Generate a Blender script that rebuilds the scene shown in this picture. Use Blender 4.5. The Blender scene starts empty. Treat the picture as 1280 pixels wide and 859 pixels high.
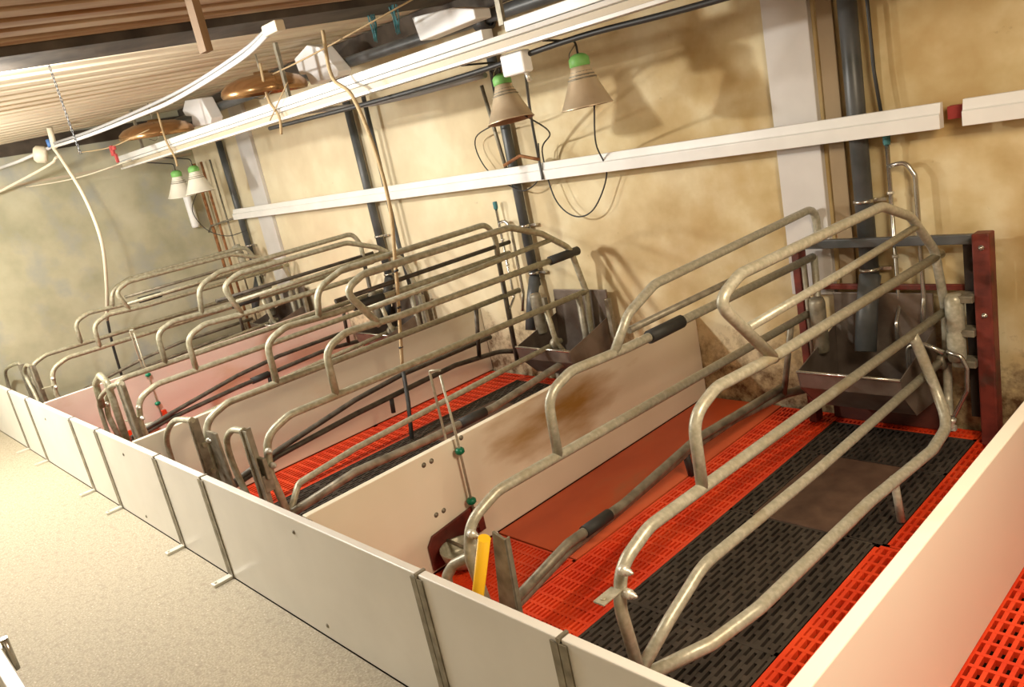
import bpy, bmesh, math, random
from mathutils import Vector, Matrix
random.seed(7)
C = bpy.context.scene.collection
S = bpy.context.scene
R = math.radians

# ------------------------------------------------------------------ camera
cam_d = bpy.data.cameras.new('camera'); cam = bpy.data.objects.new('camera', cam_d); C.objects.link(cam)
_r = Vector((0.68037724, 0.70559947, -0.19803081)); _d = Vector((0.0569003, -0.32026019, -0.94561925)); _f = Vector((-0.73064983, 0.6321098, -0.25804656))
M3 = Matrix((_r, -_d, -_f)).transposed()
cam.matrix_world = Matrix.Translation((2.61, -1.0684, 1.6874)) @ M3.to_4x4()
cam_d.sensor_width = 36; cam_d.lens = 1005.86 / 1280 * 36; cam_d.clip_start = 0.02
S.camera = cam
# ------------------------------------------------------------------ light and exposure
S.view_settings.view_transform = 'Standard'; S.view_settings.look = 'None'
S.view_settings.gamma = 1; S.view_settings.use_curve_mapping = False
S.view_settings.exposure = 0.0
w = bpy.data.worlds.new('world'); S.world = w; w.use_nodes = True
w.node_tree.nodes['Background'].inputs[0].default_value = (1, .93, .82, 1)
w.node_tree.nodes['Background'].inputs[1].default_value = 0.3

def area(name, loc, size, sy, power, col, rot=(0, 0, 0)):
    d = bpy.data.lights.new(name, 'AREA'); d.shape = 'RECTANGLE'; d.size = size; d.size_y = sy
    d.energy = power; d.color = col
    o = bpy.data.objects.new(name, d); C.objects.link(o); o.location = loc; o.rotation_euler = rot
    return o
def point(name, loc, rad, power, col):
    d = bpy.data.lights.new(name, 'POINT'); d.shadow_soft_size = rad; d.energy = power; d.color = col
    o = bpy.data.objects.new(name, d); C.objects.link(o); o.location = loc; return o
point('aisle_lamp_far', (-3.7, -0.75, 1.95), .12, 205, (1, .97, .90))
area('aisle_lamp_middle', (-1.5, -0.3, 2.31), 0.14, 0.14, 92, (1, .96, .88), (R(52), 0, 0))
area('aisle_fill_near', (1.6, -2.2, 2.2), 1.0, 0.7, 9, (1, .88, .68), (R(40), 0, R(5)))  # added soft front fill from the aisle, not a fitting of the room
area('pen_lamp_near', (2.75, 0.5, 2.15), 0.7, 0.7, 66, (1, .82, .58), (0, R(30), 0))
area('left_fill', (-5.6, -2.6, 1.5), 1.6, 1.2, 45, (.93, .97, 1), (R(90), 0, R(-50)))  # added cool fill from the far left, no window is modelled

W = 1.836; YW = 2.524

# ------------------------------------------------------------------ materials
def mat(name, col, rough=.5, metal=0, noise=None, bump=0, scale=8, spec=.5, stretch=(1, 1, 1), detail=6, n2=None):
    """noise: list of (position, colour); n2: (scale, colour, lo, hi) stains laid over"""
    m = bpy.data.materials.new(name); m.use_nodes = True
    nt = m.node_tree; b = nt.nodes['Principled BSDF']
    b.inputs['Base Color'].default_value = (*col, 1); b.inputs['Roughness'].default_value = rough
    b.inputs['Metallic'].default_value = metal; b.inputs['Specular IOR Level'].default_value = spec
    if noise or bump or n2:
        tc = nt.nodes.new('ShaderNodeTexCoord'); mp = nt.nodes.new('ShaderNodeMapping')
        mp.inputs['Scale'].default_value = stretch
        nt.links.new(tc.outputs['Object'], mp.inputs[0])
        n = nt.nodes.new('ShaderNodeTexNoise'); n.inputs['Scale'].default_value = scale; n.inputs['Detail'].default_value = detail
        nt.links.new(mp.outputs[0], n.inputs[0])
        out = None
        if noise:
            r = nt.nodes.new('ShaderNodeValToRGB'); e = r.color_ramp.elements
            while len(e) < len(noise): e.new(.5)
            for k, (p, c) in enumerate(noise): e[k].position = p; e[k].color = (*c, 1)
            nt.links.new(n.outputs[0], r.inputs[0]); out = r.outputs[0]
        if n2:
            q = nt.nodes.new('ShaderNodeTexNoise'); q.inputs['Scale'].default_value = n2[0]; q.inputs['Detail'].default_value = 8
            q.inputs['Roughness'].default_value = .55
            nt.links.new(mp.outputs[0], q.inputs[0])
            mr = nt.nodes.new('ShaderNodeMapRange'); mr.inputs[1].default_value = n2[2]; mr.inputs[2].default_value = n2[3]
            nt.links.new(q.outputs[0], mr.inputs[0])
            mx = nt.nodes.new('ShaderNodeMix'); mx.data_type = 'RGBA'
            if out: nt.links.new(out, mx.inputs[6])
            else: mx.inputs[6].default_value = (*col, 1)
            mx.inputs[7].default_value = (*n2[1], 1)
            nt.links.new(mr.outputs[0], mx.inputs[0]); out = mx.outputs[2]
        if out: nt.links.new(out, b.inputs['Base Color'])
        if bump:
            bp = nt.nodes.new('ShaderNodeBump'); bp.inputs['Strength'].default_value = bump; bp.inputs['Distance'].default_value = .01
            nt.links.new(n.outputs[0], bp.inputs['Height']); nt.links.new(bp.outputs[0], b.inputs['Normal'])
    return m

def wallmat():
    """old plaster: cream to ochre patches, dirt splashes low down behind the pens"""
    m = mat('old_plaster', (.6, .5, .3), .85, 0, [(.34, (.47, .34, .15)), (.5, (.60, .48, .26)), (.64, (.71, .62, .40))], .22, 3.4, detail=9,
            n2=(1.6, (.44, .29, .11), .47, .74))
    nt = m.node_tree; b = nt.nodes['Principled BSDF']
    old = b.inputs['Base Color'].links[0].from_socket
    geo = nt.nodes.new('ShaderNodeNewGeometry'); sx = nt.nodes.new('ShaderNodeSeparateXYZ')
    nt.links.new(geo.outputs['Position'], sx.inputs[0])
    # paler towards the far pens: the whiter light there mixed into the colour
    mr = nt.nodes.new('ShaderNodeMapRange'); mr.inputs[1].default_value = 0.3; mr.inputs[2].default_value = -2.2
    nt.links.new(sx.outputs[0], mr.inputs[0])
    mx0 = nt.nodes.new('ShaderNodeMix'); mx0.data_type = 'RGBA'; mx0.blend_type = 'MIX'
    ml = nt.nodes.new('ShaderNodeMath'); ml.operation = 'MULTIPLY'; ml.inputs[1].default_value = .6
    nt.links.new(mr.outputs[0], ml.inputs[0]); nt.links.new(ml.outputs[0], mx0.inputs[0])
    nt.links.new(old, mx0.inputs[6]); mx0.inputs[7].default_value = (.74, .68, .52, 1)
    # dung splashes: band near the floor, broken up with noise
    nz = nt.nodes.new('ShaderNodeTexNoise'); nz.inputs['Scale'].default_value = 14; nz.inputs['Detail'].default_value = 8; nz.inputs['Roughness'].default_value = .7
    nt.links.new(geo.outputs['Position'], nz.inputs[0])
    h = nt.nodes.new('ShaderNodeMapRange'); h.inputs[1].default_value = .55; h.inputs[2].default_value = .15
    nt.links.new(sx.outputs[2], h.inputs[0])
    k = nt.nodes.new('ShaderNodeMath'); k.operation = 'ADD'; nt.links.new(nz.outputs[0], k.inputs[0])
    hm = nt.nodes.new('ShaderNodeMath'); hm.operation = 'MULTIPLY'; hm.inputs[1].default_value = .38; nt.links.new(h.outputs[0], hm.inputs[0])
    nt.links.new(hm.outputs[0], k.inputs[1])
    r2 = nt.nodes.new('ShaderNodeMapRange'); r2.inputs[1].default_value = .66; r2.inputs[2].default_value = 1.0
    nt.links.new(k.outputs[0], r2.inputs[0])
    mx = nt.nodes.new('ShaderNodeMix'); mx.data_type = 'RGBA'
    nt.links.new(r2.outputs[0], mx.inputs[0]); nt.links.new(mx0.outputs[2], mx.inputs[6]); mx.inputs[7].default_value = (.10, .048, .016, 1)
    nt.links.new(mx.outputs[2], b.inputs['Base Color'])
    return m
M = {}
M['wall'] = wallmat()
def stain_mat():
    m = mat('stained_cream_partition', (.76, .66, .52), .4, 0, [(.35, (.80, .73, .58)), (.65, (.86, .80, .66))], .05, 2.2)
    nt = m.node_tree; b = nt.nodes['Principled BSDF']; old = b.inputs['Base Color'].links[0].from_socket
    geo = nt.nodes.new('ShaderNodeNewGeometry'); mp = nt.nodes.new('ShaderNodeMapping'); mp.vector_type = 'POINT'
    mp.inputs['Location'].default_value = (0, -1.35 * 1.5, -.36 * 5.2); mp.inputs['Scale'].default_value = (0, 1.5, 5.2)
    ln = nt.nodes.new('ShaderNodeVectorMath'); ln.operation = 'LENGTH'
    nt.links.new(geo.outputs['Position'], mp.inputs[0]); nt.links.new(mp.outputs[0], ln.inputs[0])
    q = nt.nodes.new('ShaderNodeTexNoise'); q.inputs['Scale'].default_value = 5; q.inputs['Detail'].default_value = 8
    mq = nt.nodes.new('ShaderNodeMapping'); mq.inputs['Scale'].default_value = (1, .6, 2.2)
    nt.links.new(geo.outputs['Position'], mq.inputs[0]); nt.links.new(mq.outputs[0], q.inputs[0])
    k = nt.nodes.new('ShaderNodeMath'); k.operation = 'MULTIPLY_ADD'; k.inputs[1].default_value = -.55
    nt.links.new(ln.outputs['Value'], k.inputs[0]); nt.links.new(q.outputs[0], k.inputs[2])
    r = nt.nodes.new('ShaderNodeMapRange'); r.inputs[1].default_value = .02; r.inputs[2].default_value = .50
    nt.links.new(k.outputs[0], r.inputs[0])
    mx = nt.nodes.new('ShaderNodeMix'); mx.data_type = 'RGBA'; nt.links.new(r.outputs[0], mx.inputs[0]); nt.links.new(old, mx.inputs[6])
    mx.inputs[7].default_value = (.40, .23, .055, 1); nt.links.new(mx.outputs[2], b.inputs['Base Color'])
    return m
M['part_stained'] = stain_mat()
M['endwall'] = mat('grey_green_render', (.4, .4, .3), .9, 0, [(.3, (.36, .35, .24)), (.5, (.50, .48, .34)), (.72, (.62, .60, .46))], .3, 2.2, detail=9,
                   n2=(3.2, (.40, .41, .37), .5, .7))
M['concrete'] = mat('aisle_concrete', (.6, .5, .4), .7, 0, [(.30, (.30, .26, .185)), (.5, (.42, .37, .275)), (.66, (.50, .44, .335)), (.72, (.80, .76, .66))], .2, 120, detail=5,
                    n2=(34, (.33, .28, .205), .50, .70))
M['ceil'] = mat('ceiling_sheet', (.5, .42, .3), .8, 0, [(.3, (.58, .48, .34)), (.6, (.74, .66, .50))], .15, 3, stretch=(3, .3, 1))
M['ceil_brown'] = mat('ceiling_sheet_brown', (.4, .28, .16), .8, 0, [(.3, (.24, .11, .035)), (.6, (.42, .30, .19))], .15, 4, stretch=(3, .4, 1))  # browner sheet colour on the near side of the beam
M['beam'] = mat('dark_beam', (.05, .04, .03), .75, 0, [(.3, (.028, .020, .014)), (.7, (.09, .07, .05))], .3, 6)
M['wood'] = mat('brown_wood', (.25, .15, .07), .8, 0, [(.3, (.19, .11, .05)), (.7, (.36, .23, .12))], .3, 8, stretch=(1, 1, .2))
M['panel_shadow'] = mat('brown_panel_shadow', (.30, .22, .13), .8, 0, [(.3, (.25, .18, .105)), (.7, (.36, .27, .16))], .1, 6, stretch=(1, 1, .2))  # colour of the wall where the pale panel shades it
M['pit'] = mat('slurry_dark', (.03, .02, .015), .9)
M['pvc'] = mat('white_pvc', (.74, .72, .67), .35, 0, [(.3, (.69, .675, .63)), (.7, (.78, .765, .72))], 0, 3)
M['part'] = mat('cream_pvc_partition', (.72, .68, .56), .4, 0, [(.35, (.66, .62, .49)), (.65, (.75, .71, .58))], .05, 2.2, n2=(2.6, (.60, .46, .30), .56, .84), stretch=(1, .55, 1.3))
M['part_plain'] = mat('warm_white_partition', (.86, .80, .70), .4, 0, [(.35, (.84, .78, .68)), (.65, (.88, .83, .74))], 0, 1.5)
M['galv_far'] = mat('darker_galvanised_tube', (.4, .38, .3), .42, .3, [(.3, (.28, .26, .18)), (.5, (.38, .36, .26)), (.7, (.48, .46, .36))], .1, 40, n2=(5, (.26, .20, .11), .55, .85))  # darker galvanised tone for the farther crates
M['skirt'] = mat('dark_red_steel', (.1, .03, .02), .5, .1, [(.3, (.05, .016, .011)), (.7, (.12, .034, .024))], .1, 8)
M['part_pink'] = mat('pinkish_pvc_partition', (.76, .58, .50), .4, 0, [(.35, (.74, .58, .52)), (.65, (.82, .70, .64))], .05, 2.2, n2=(3.5, (.62, .42, .26), .60, .9), stretch=(1, .55, 1.3))
M['red'] = mat('red_plastic', (.78, .06, .012), .38, 0, [(.35, (.62, .036, .009)), (.65, (.78, .068, .015))], 0, 5)
M['redmat'] = mat('worn_red_mat', (.62, .10, .03), .42, 0, [(.3, (.50, .070, .020)), (.55, (.60, .095, .028)), (.75, (.60, .15, .055))], .05, 3, n2=(3, (.32, .12, .05), .58, .85), stretch=(1, .6, 1))
M['black'] = mat('black_slats', (.03, .025, .02), .55, 0, [(.3, (.020, .015, .011)), (.7, (.055, .043, .033))], .1, 9)
M['brownplate'] = mat('worn_dark_plate', (.1, .06, .04), .6, 0, [(.3, (.060, .030, .018)), (.7, (.11, .062, .038))], .2, 12)
M['galv'] = mat('galvanised_tube', (.5, .48, .4), .38, .25, [(.3, (.35, .34, .26)), (.5, (.43, .41, .32)), (.7, (.53, .51, .42))], .1, 60, n2=(5, (.36, .29, .17), .55, .85))
M['galv_dirty'] = mat('dirty_galvanised', (.3, .26, .2), .5, .4, [(.3, (.16, .14, .10)), (.7, (.34, .31, .24))], .15, 20)
M['steel'] = mat('stainless_steel', (.55, .53, .48), .25, .9, [(.3, (.42, .40, .35)), (.7, (.60, .58, .54))], 0, 6)
M['trough'] = mat('trough_steel', (.2, .16, .13), .35, .5, [(.3, (.11, .075, .055)), (.7, (.25, .21, .18))], .05, 6)
M['bolt'] = mat('zinc_bolt', (.70, .68, .60), .4, .5)
M['rubber'] = mat('black_rubber', (.03, .03, .028), .6)
M['darkbar'] = mat('dark_grimy_tube', (.08, .07, .06), .5, .3, [(.3, (.05, .042, .032)), (.7, (.13, .11, .085))], .1, 20)
M['darkpipe'] = mat('dark_grey_pipe', (.08, .08, .08), .4, 0, [(.3, (.045, .05, .05)), (.7, (.10, .105, .11))], 0, 8)
M['greypipe'] = mat('grey_conduit', (.3, .3, .3), .5)
M['rail'] = mat('white_rail', (.80, .79, .76), .35, 0, [(.3, (.73, .73, .71)), (.7, (.82, .82, .80))], 0, 5)
M['railbeige'] = mat('beige_recess_shade', (.55, .47, .35), .5)
M['pilaster'] = mat('pale_grey_panel', (.60, .58, .56), .5, 0, [(.3, (.55, .53, .51)), (.7, (.65, .63, .61))], 0, 4)
M['redpost'] = mat('red_oxide_steel', (.2, .04, .03), .5, .1, [(.3, (.07, .014, .010)), (.6, (.19, .035, .024))], .2, 12, n2=(8, (.07, .035, .025), .55, .7))
M['yellow'] = mat('yellow_plastic', (.95, .55, .02), .4)
M['green'] = mat('dark_green_plastic', (.0, .17, .085), .35)
M['lime'] = mat('bright_green_cap', (.20, .50, .13), .5)
M['shade'] = mat('lamp_aluminium', (.68, .55, .38), .38, .35, [(.3, (.58, .45, .30)), (.7, (.76, .64, .46))], 0, 8)
M['shade_white'] = mat('lamp_white', (.80, .78, .68), .4)
M['shade_in'] = mat('lamp_inside', (.35, .2, .12), .5, .3)
M['copper'] = mat('copper_reflector', (.45, .24, .10), .25, .85, [(.3, (.36, .20, .09)), (.7, (.55, .34, .17))], 0, 3)
M['box'] = mat('white_plastic_box', (.93, .94, .95), .35)
M['rope'] = mat('tan_rope', (.45, .33, .18), .85, 0, None, .6, 60)
M['hose'] = mat('cream_hose', (.74, .68, .53), .5)
M['cable'] = mat('black_cable', (.025, .025, .025), .5)
M['whitecable'] = mat('white_cable', (.62, .61, .60), .5)
M['teal'] = mat('teal_twine', (.06, .20, .22), .8)
M['rust'] = mat('rusty_pipe', (.3, .12, .04), .8, .1, [(.3, (.17, .06, .02)), (.7, (.42, .20, .08))], .3, 20)
M['blue'] = mat('blue_plastic', (.08, .2, .5), .5)
M['redclip'] = mat('faded_red_clip', (.40, .05, .05), .6)

# ------------------------------------------------------------------ mesh helpers
def bm_new(): return bmesh.new()
def bx(bm, x0, x1, y0, y1, z0, z1):
    vs = [bm.verts.new((x, y, z)) for z in (z0, z1) for x, y in ((x0, y0), (x1, y0), (x1, y1), (x0, y1))]
    for f in ((3, 2, 1, 0), (4, 5, 6, 7), (0, 1, 5, 4), (1, 2, 6, 5), (2, 3, 7, 6), (3, 0, 4, 7)): bm.faces.new([vs[i] for i in f])
    return vs
def fillet(pts, rad, n=6):
    P = [Vector(p) for p in pts]; out = [P[0]]
    for i in range(1, len(P) - 1):
        a, b, c = P[i - 1], P[i], P[i + 1]; u = (a - b); v = (c - b); lu, lv = u.length, v.length
        u.normalize(); v.normalize(); ang = u.angle(v, math.pi)
        if ang > math.pi - .04 or rad <= 0: out.append(b); continue
        t = min(rad / math.tan(ang / 2), lu * .48, lv * .48)
        p0 = b + u * t; p2 = b + v * t
        for k in range(n + 1):
            s = k / n; out.append(p0 * (1 - s) ** 2 + b * 2 * s * (1 - s) + p2 * s * s)
    out.append(P[-1]); return out
def tube(bm, pts, r, rad=0.06, seg=12, caps=True, n=6, radii=None, hollow=False):
    P = fillet(pts, rad, n) if rad else [Vector(p) for p in pts]
    Q = [P[0]]
    for p in P[1:]:
        if (p - Q[-1]).length > 1e-5: Q.append(p)
    P = Q; rings = []; nrm = None
    for i, p in enumerate(P):
        t = (P[min(i + 1, len(P) - 1)] - P[max(i - 1, 0)]).normalized()
        if nrm is None: nrm = t.cross(Vector((0, 0, 1)) if abs(t.z) < .9 else Vector((1, 0, 0))).normalized()
        nrm = (nrm - t * nrm.dot(t)).normalized(); bn = t.cross(nrm)
        rr = radii[i] if radii and len(radii) == len(P) else r
        rings.append([bm.verts.new(p + (nrm * math.cos(2 * math.pi * k / seg) + bn * math.sin(2 * math.pi * k / seg)) * rr) for k in range(seg)])
    for a, b in zip(rings, rings[1:]):
        for k in range(seg): f = bm.faces.new((a[k], a[(k + 1) % seg], b[(k + 1) % seg], b[k])); f.smooth = True
    if caps: bm.faces.new(rings[0][::-1]); bm.faces.new(rings[-1])
def lathe(bm, prof, base, axis=(0, 0, 1), seg=28):
    """prof: (radius, height) pairs along the axis from base"""
    ax = Vector(axis).normalized(); u = ax.cross(Vector((0, 1, 0)) if abs(ax.y) < .9 else Vector((1, 0, 0))).normalized(); v = ax.cross(u)
    rings = []
    for r, h in prof:
        c = Vector(base) + ax * h
        rings.append([bm.verts.new(c + (u * math.cos(2 * math.pi * k / seg) + v * math.sin(2 * math.pi * k / seg)) * max(r, 1e-4)) for k in range(seg)])
    for a, b in zip(rings, rings[1:]):
        for k in range(seg): f = bm.faces.new((a[k], a[(k + 1) % seg], b[(k + 1) % seg], b[k])); f.smooth = True
def prism(bm, poly, off):
    """extrude a 3D polygon by off"""
    a = [bm.verts.new(Vector(p)) for p in poly]; b = [bm.verts.new(Vector(p) + Vector(off)) for p in poly]
    bm.faces.new(a[::-1]); bm.faces.new(b); n = len(a)
    for i in range(n): bm.faces.new((a[i], a[(i + 1) % n], b[(i + 1) % n], b[i]))
def spline(pts, n=8):
    P = [Vector(p) for p in pts]; P = [P[0] * 2 - P[1]] + P + [P[-1] * 2 - P[-2]]; out = []
    for i in range(1, len(P) - 2):
        a, b, c, d = P[i - 1:i + 3]
        for k in range(n):
            t = k / n
            out.append(.5 * (2 * b + (c - a) * t + (2 * a - 5 * b + 4 * c - d) * t * t + (3 * b - a - 3 * c + d) * t ** 3))
    out.append(P[-2]); return out
def obj(name, bm, m, parent=None, origin=None, bevel=0):
    bmesh.ops.recalc_face_normals(bm, faces=bm.faces)
    if origin is not None and parent is None:
        bmesh.ops.translate(bm, verts=bm.verts, vec=-Vector(origin))
    me = bpy.data.meshes.new(name); bm.to_mesh(me); bm.free()
    for q in (m if isinstance(m, (list, tuple)) else [m]): me.materials.append(q)
    o = bpy.data.objects.new(name, me); C.objects.link(o)
    if origin is not None and parent is None: o.location = origin
    if parent is not None:
        o.parent = parent; o.matrix_parent_inverse = parent.matrix_basis.inverted()
    if bevel:
        md = o.modifiers.new('bevel', 'BEVEL'); md.width = bevel; md.segments = 2; md.limit_method = 'ANGLE'
    return o
def tag(o, label, cat=None, group=None, kind=None):
    if label: o['label'] = label
    if cat: o['category'] = cat
    if group: o['group'] = group
    if kind: o['kind'] = kind
    return o
def thing(name, label, cat, loc=(0, 0, 0), group=None):
    o = bpy.data.objects.new(name, None); C.objects.link(o); o.location = loc; o.empty_display_size = .05
    return tag(o, label, cat, group)
def struct(name, bm, m): return tag(obj(name, bm, m), None, None, None, 'structure')
def T1(pts, r, rad=.06, **k):
    b = bm_new(); tube(b, pts, r, rad, **k); return b
def B1(*a):
    b = bm_new(); bx(b, *a); return b

# ------------------------------------------------------------------ room shell
XL, XR, YF = -5.9, 4.2, -3.2
struct('floor', B1(XL, XR, YF, 0.0, -.3, 0), M['concrete'])
struct('floor', B1(XL, XR, 0.0, YW, -.5, -.28), M['pit'])
struct('wall_back', B1(XL - .15, XR, YW, YW + .2, -.5, 2.40), M['wall'])
b = B1(XL - .15, XL, YF, YW, -.3, 2.7); struct('wall_left', b, M['endwall'])
struct('wall_right', B1(XR, XR + .15, YF, YW, -.3, 2.7), M['wall'])
struct('wall_front', B1(XL - .15, XR + .15, YF - .15, YF, -.3, 2.7), M['wall'])
def zc(y): return 2.37 + .055 * y
def ceiling(x0, x1, pitch, amp, m):
    b = bm_new(); y0, y1 = YF - .1, YW + .25; n = int(round((x1 - x0) / pitch)); prof = []
    for i in range(n):
        for s, z in ((0, 0), (.55, 0), (.68, amp), (.87, amp)): prof.append((x0 + (i + s) * pitch, z))
    prof.append((x1, 0))
    a = [b.verts.new((x, y0, zc(y0) + z)) for x, z in prof]; c = [b.verts.new((x, y1, zc(y1) + z)) for x, z in prof]
    a2 = [b.verts.new((x, y0, zc(y0) + .1)) for x, z in (prof[0], prof[-1])]; c2 = [b.verts.new((x, y1, zc(y1) + .1)) for x, z in (prof[0], prof[-1])]
    for i in range(len(prof) - 1): b.faces.new((a[i], a[i + 1], c[i + 1], c[i]))
    b.faces.new((a2[0], a2[1], c2[1], c2[0]))
    return b
struct('ceiling', ceiling(XL, -1.42, .224, .030, M['ceil']), M['ceil'])
struct('ceiling', ceiling(-1.42, XR, .1705, .03, M['ceil_brown']), M['ceil_brown'])
b = bm_new()     # wooden wall plate under the ceiling along the back wall
bx(b, XL, XR, YW - .03, YW + .15, 2.37, 2.50); struct('trim_1', b, M['beam'])
b = bm_new()     # cross beam under the ceiling
prism(b, [(-1.50, YF, zc(YF) - .03), (-1.13, YF, zc(YF) - .03), (-1.11, YF, zc(YF) + .03), (-1.52, YF, zc(YF) + .03)], (0, YW - .03 - YF, (YW - .03 - YF) * .055))
tag(obj('ceiling_beam', b, M['beam']), 'wide dark beam crossing the brown ribbed ceiling', 'beam')
b = bm_new(); bx(b, XL, XL + .04, YF, YW, 2.31, 2.44); struct('trim_2', b, M['beam'])
b = bm_new(); bx(b, XL, XL + .018, YF, YW - .03, 2.045, 2.065); struct('trim_3', b, M['railbeige'])
b = bm_new(); prism(b, [(-.60, .43, 2.19), (-.54, .43, 2.19), (-.54, .43, 2.41), (-.60, .43, 2.41)], (0, .03, 0))
tag(obj('wooden_hanger', b, M['wood']), 'short brown wooden hanger fixed to the ceiling in front of the dark beam', 'hanger')

# pale pilaster panels on the back wall
b = B1(.64, .855, YW - .035, YW, .62, 2.39)
tag(obj('wall_panel', b, M['pilaster'], None, None, .004), 'pale grey vertical wall panel beside the dark drop pipe of the nearest pen', 'panel')
b = B1(-4.78, -4.50, YW - .035, YW, .3, 2.36)
tag(obj('wall_panel', b, M['pilaster'], None, None, .004), 'pale grey vertical wall panel at the far end, behind the third and fourth crates', 'panel')

# ------------------------------------------------------------------ slatted floors
def slats(bm, x0, x1, y0, y1, px=.0205, py=.058, bar=.0098, rib=.013, top=0.0, frame=.012):
    nx = max(1, round((x1 - x0) / px)); ny = max(1, round((y1 - y0) / py)); dx = (x1 - x0) / nx; dy = (y1 - y0) / ny
    for i in range(nx + 1):
        c = x0 + i * dx; h = bar / 2
        bx(bm, max(x0, c - h), min(x1, c + h), y0, y1, top - .022, top)
    for j in range(ny + 1):
        c = y0 + j * dy; h = rib / 2
        bx(bm, x0, x1, max(y0, c - h), min(y1, c + h), top - .020, top + .0006)
    for a in ((x0, x0 + frame, y0, y1), (x1 - frame, x1, y0, y1), (x0, x1, y0, y0 + frame), (x0, x1, y1 - frame, y1)):
        bx(bm, *a, top - .024, top + .0010)
def red_panel(x0, x1, y0, y1, label, group=None, **k):
    b = bm_new(); slats(b, x0, x1, y0, y1, **k)
    return tag(obj('slatted_floor_panel', b, M['red'], None, ((x0 + x1) / 2, (y0 + y1) / 2, 0)), label, 'floor panel', group)
def black_panel(x0, x1, y0, y1, label):
    b = bm_new(); nx = round((x1 - x0) / .0235); dx = (x1 - x0) / nx
    for i in range(nx + 1):
        c = x0 + i * dx; bx(b, max(x0, c - .0062), min(x1, c + .0062), y0, y1, -.024, .002)
    for i in range(nx):
        ny = int((y1 - y0) / .085); off = .0425 * (i % 2) + .008 * ((i // 2) % 3)
        for j in range(ny + 1):
            c = y0 + off + j * .085
            if c + .014 < y1: bx(b, x0 + i * dx + .002, x0 + (i + 1) * dx - .002, max(y0, c - .012), c + .012, -.022, .0012)
    ns = max(1, round((y1 - y0) / .6))
    for j in range(ns + 1):
        c = y0 + (y1 - y0) * j / ns; bx(b, x0, x1, max(y0, c - .009), min(y1, c + .009), -.026, .0026)
    for a in ((x0, x0 + .01, y0, y1), (x1 - .01, x1, y0, y1)): bx(b, *a, -.026, .0026)
    return tag(obj('black_floor_panel', b, M['black'], None, ((x0 + x1) / 2, (y0 + y1) / 2, 0)), label, 'floor panel')
pen_words = ['nearest pen', 'second pen', 'third pen', 'farthest pen']
for k in range(4):
    o = -k * W; w_ = pen_words[k]; mir = k % 2
    def px_(a, c):      # the second and fourth pens are laid out the other way round
        return (o + a, o + c) if not mir else (o + 1.866 - c, o + 1.866 - a)
    def rp(a, c, y0, y1, l, **kw): p = px_(a, c); return red_panel(p[0], p[1], y0, y1, l, **kw)
    def bp(a, c, y0, y1, l): p = px_(a, c); return black_panel(p[0], p[1], y0, y1, l)
    rp(.035, .50, .035, .85, 'red slatted floor panel at the aisle end of the creep side in the %s' % w_)
    rp(.505, .827, .035, 2.50, 'red slatted floor strip between solid red mat and black slats in the %s' % w_)
    p = px_(.035, .50)
    b = B1(p[0], p[1], .857, 2.505, -.02, .004)
    tag(obj('solid_piglet_mat', b, M['redmat'], None, (p[0] + .23, 1.68, 0), .003), 'smooth worn red piglet mat lying along the partition in the %s' % w_, 'mat')
    bp(.83, 1.427, .035, 1.45, 'black slatted floor panel in front of the dark plate in the %s' % w_)
    bp(.83, .93, 1.453, 2.05, 'narrow black slatted floor strip beside the dark plate, creep side, in the %s' % w_)
    bp(1.32, 1.460, 1.453, 2.05, 'narrow black slatted floor strip beside the dark plate, away from the creep, in the %s' % w_)
    bp(.83, 1.460, 2.053, 2.40, 'black slatted floor panel between the dark plate and trough in the %s' % w_)
    p = px_(.933, 1.317)
    b = B1(p[0], p[1], 1.455, 2.048, -.02, .005)
    tag(obj('solid_sow_plate', b, M['brownplate'], None, (p[0] + .19, 1.75, 0), .004), 'worn solid dark brown plate set among black slats in the %s' % w_, 'floor plate')
    rp(.83, 1.460, 2.403, 2.50, 'thin red slatted strip along the wall behind black slats in the %s' % w_)
    rp(1.430, W - .005, .035, 1.449, 'red slatted floor strip beside the front black slats, away from the creep, in the %s' % w_, px=.029, bar=.0125, frame=.016)
    rp(1.463, W - .005, 1.452, 2.50, 'red slatted floor strip beside the rear black slats, away from the creep, in the %s' % w_, px=.029, bar=.0125)
red_panel(W + .035, W + 1.2, .035, 2.50, 'red slatted floor panel right of the nearest partition, at the photo\'s corner', px=.029, bar=.0125)

# ------------------------------------------------------------------ partitions and front boards
H = .5; T = .032
def bolt_bm(bm, c, axis, r=.007, l=.006): lathe(bm, [(0, -.001), (r * 1.6, -.001), (r * 1.6, .001), (r, .001), (r, l), (0, l)], c, axis, 12)
plabel = ['cream partition between the nearest and second pens, carrying the red feeder',
          'beige partition between the second and third pens', 'pink-tinged partition between the third and farthest pens']
for k in range(3):
    x = -k * W
    t = thing('pen_partition', plabel[k], 'partition', (x, 1.25, 0))
    obj('board', B1(x, x + T, .005 + T, YW - .004, .006, H), (M['part_stained'], M['part'], M['part_pink'])[k], t, None, .003)
    if k == 0:
        for y, z in ((.57, .46), (.61, .46), (.57, .235), (.61, .235), (.78, .49)):
            b = bm_new(); bolt_bm(b, (x + T, y, z), (1, 0, 0)); obj('bolt', b, M['galv_dirty'], t)
    obj('corner_bracket', B1(x + T, x + T + .03, T + .006, T + .010, .35, .49), M['galv_dirty'], t)
t = thing('pen_partition', 'white partition at the bottom right, nearest to the camera', 'partition', (W, 1.25, 0))
obj('board', B1(W, W + T + .010, .005 + T, YW - .004, .006, H), M['part_plain'], t, None, .004)
XS = [-5.9, -4.62, -4.05, -2.90, -2.37, -1.417, -.849, .741, 1.316, 2.75]
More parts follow.
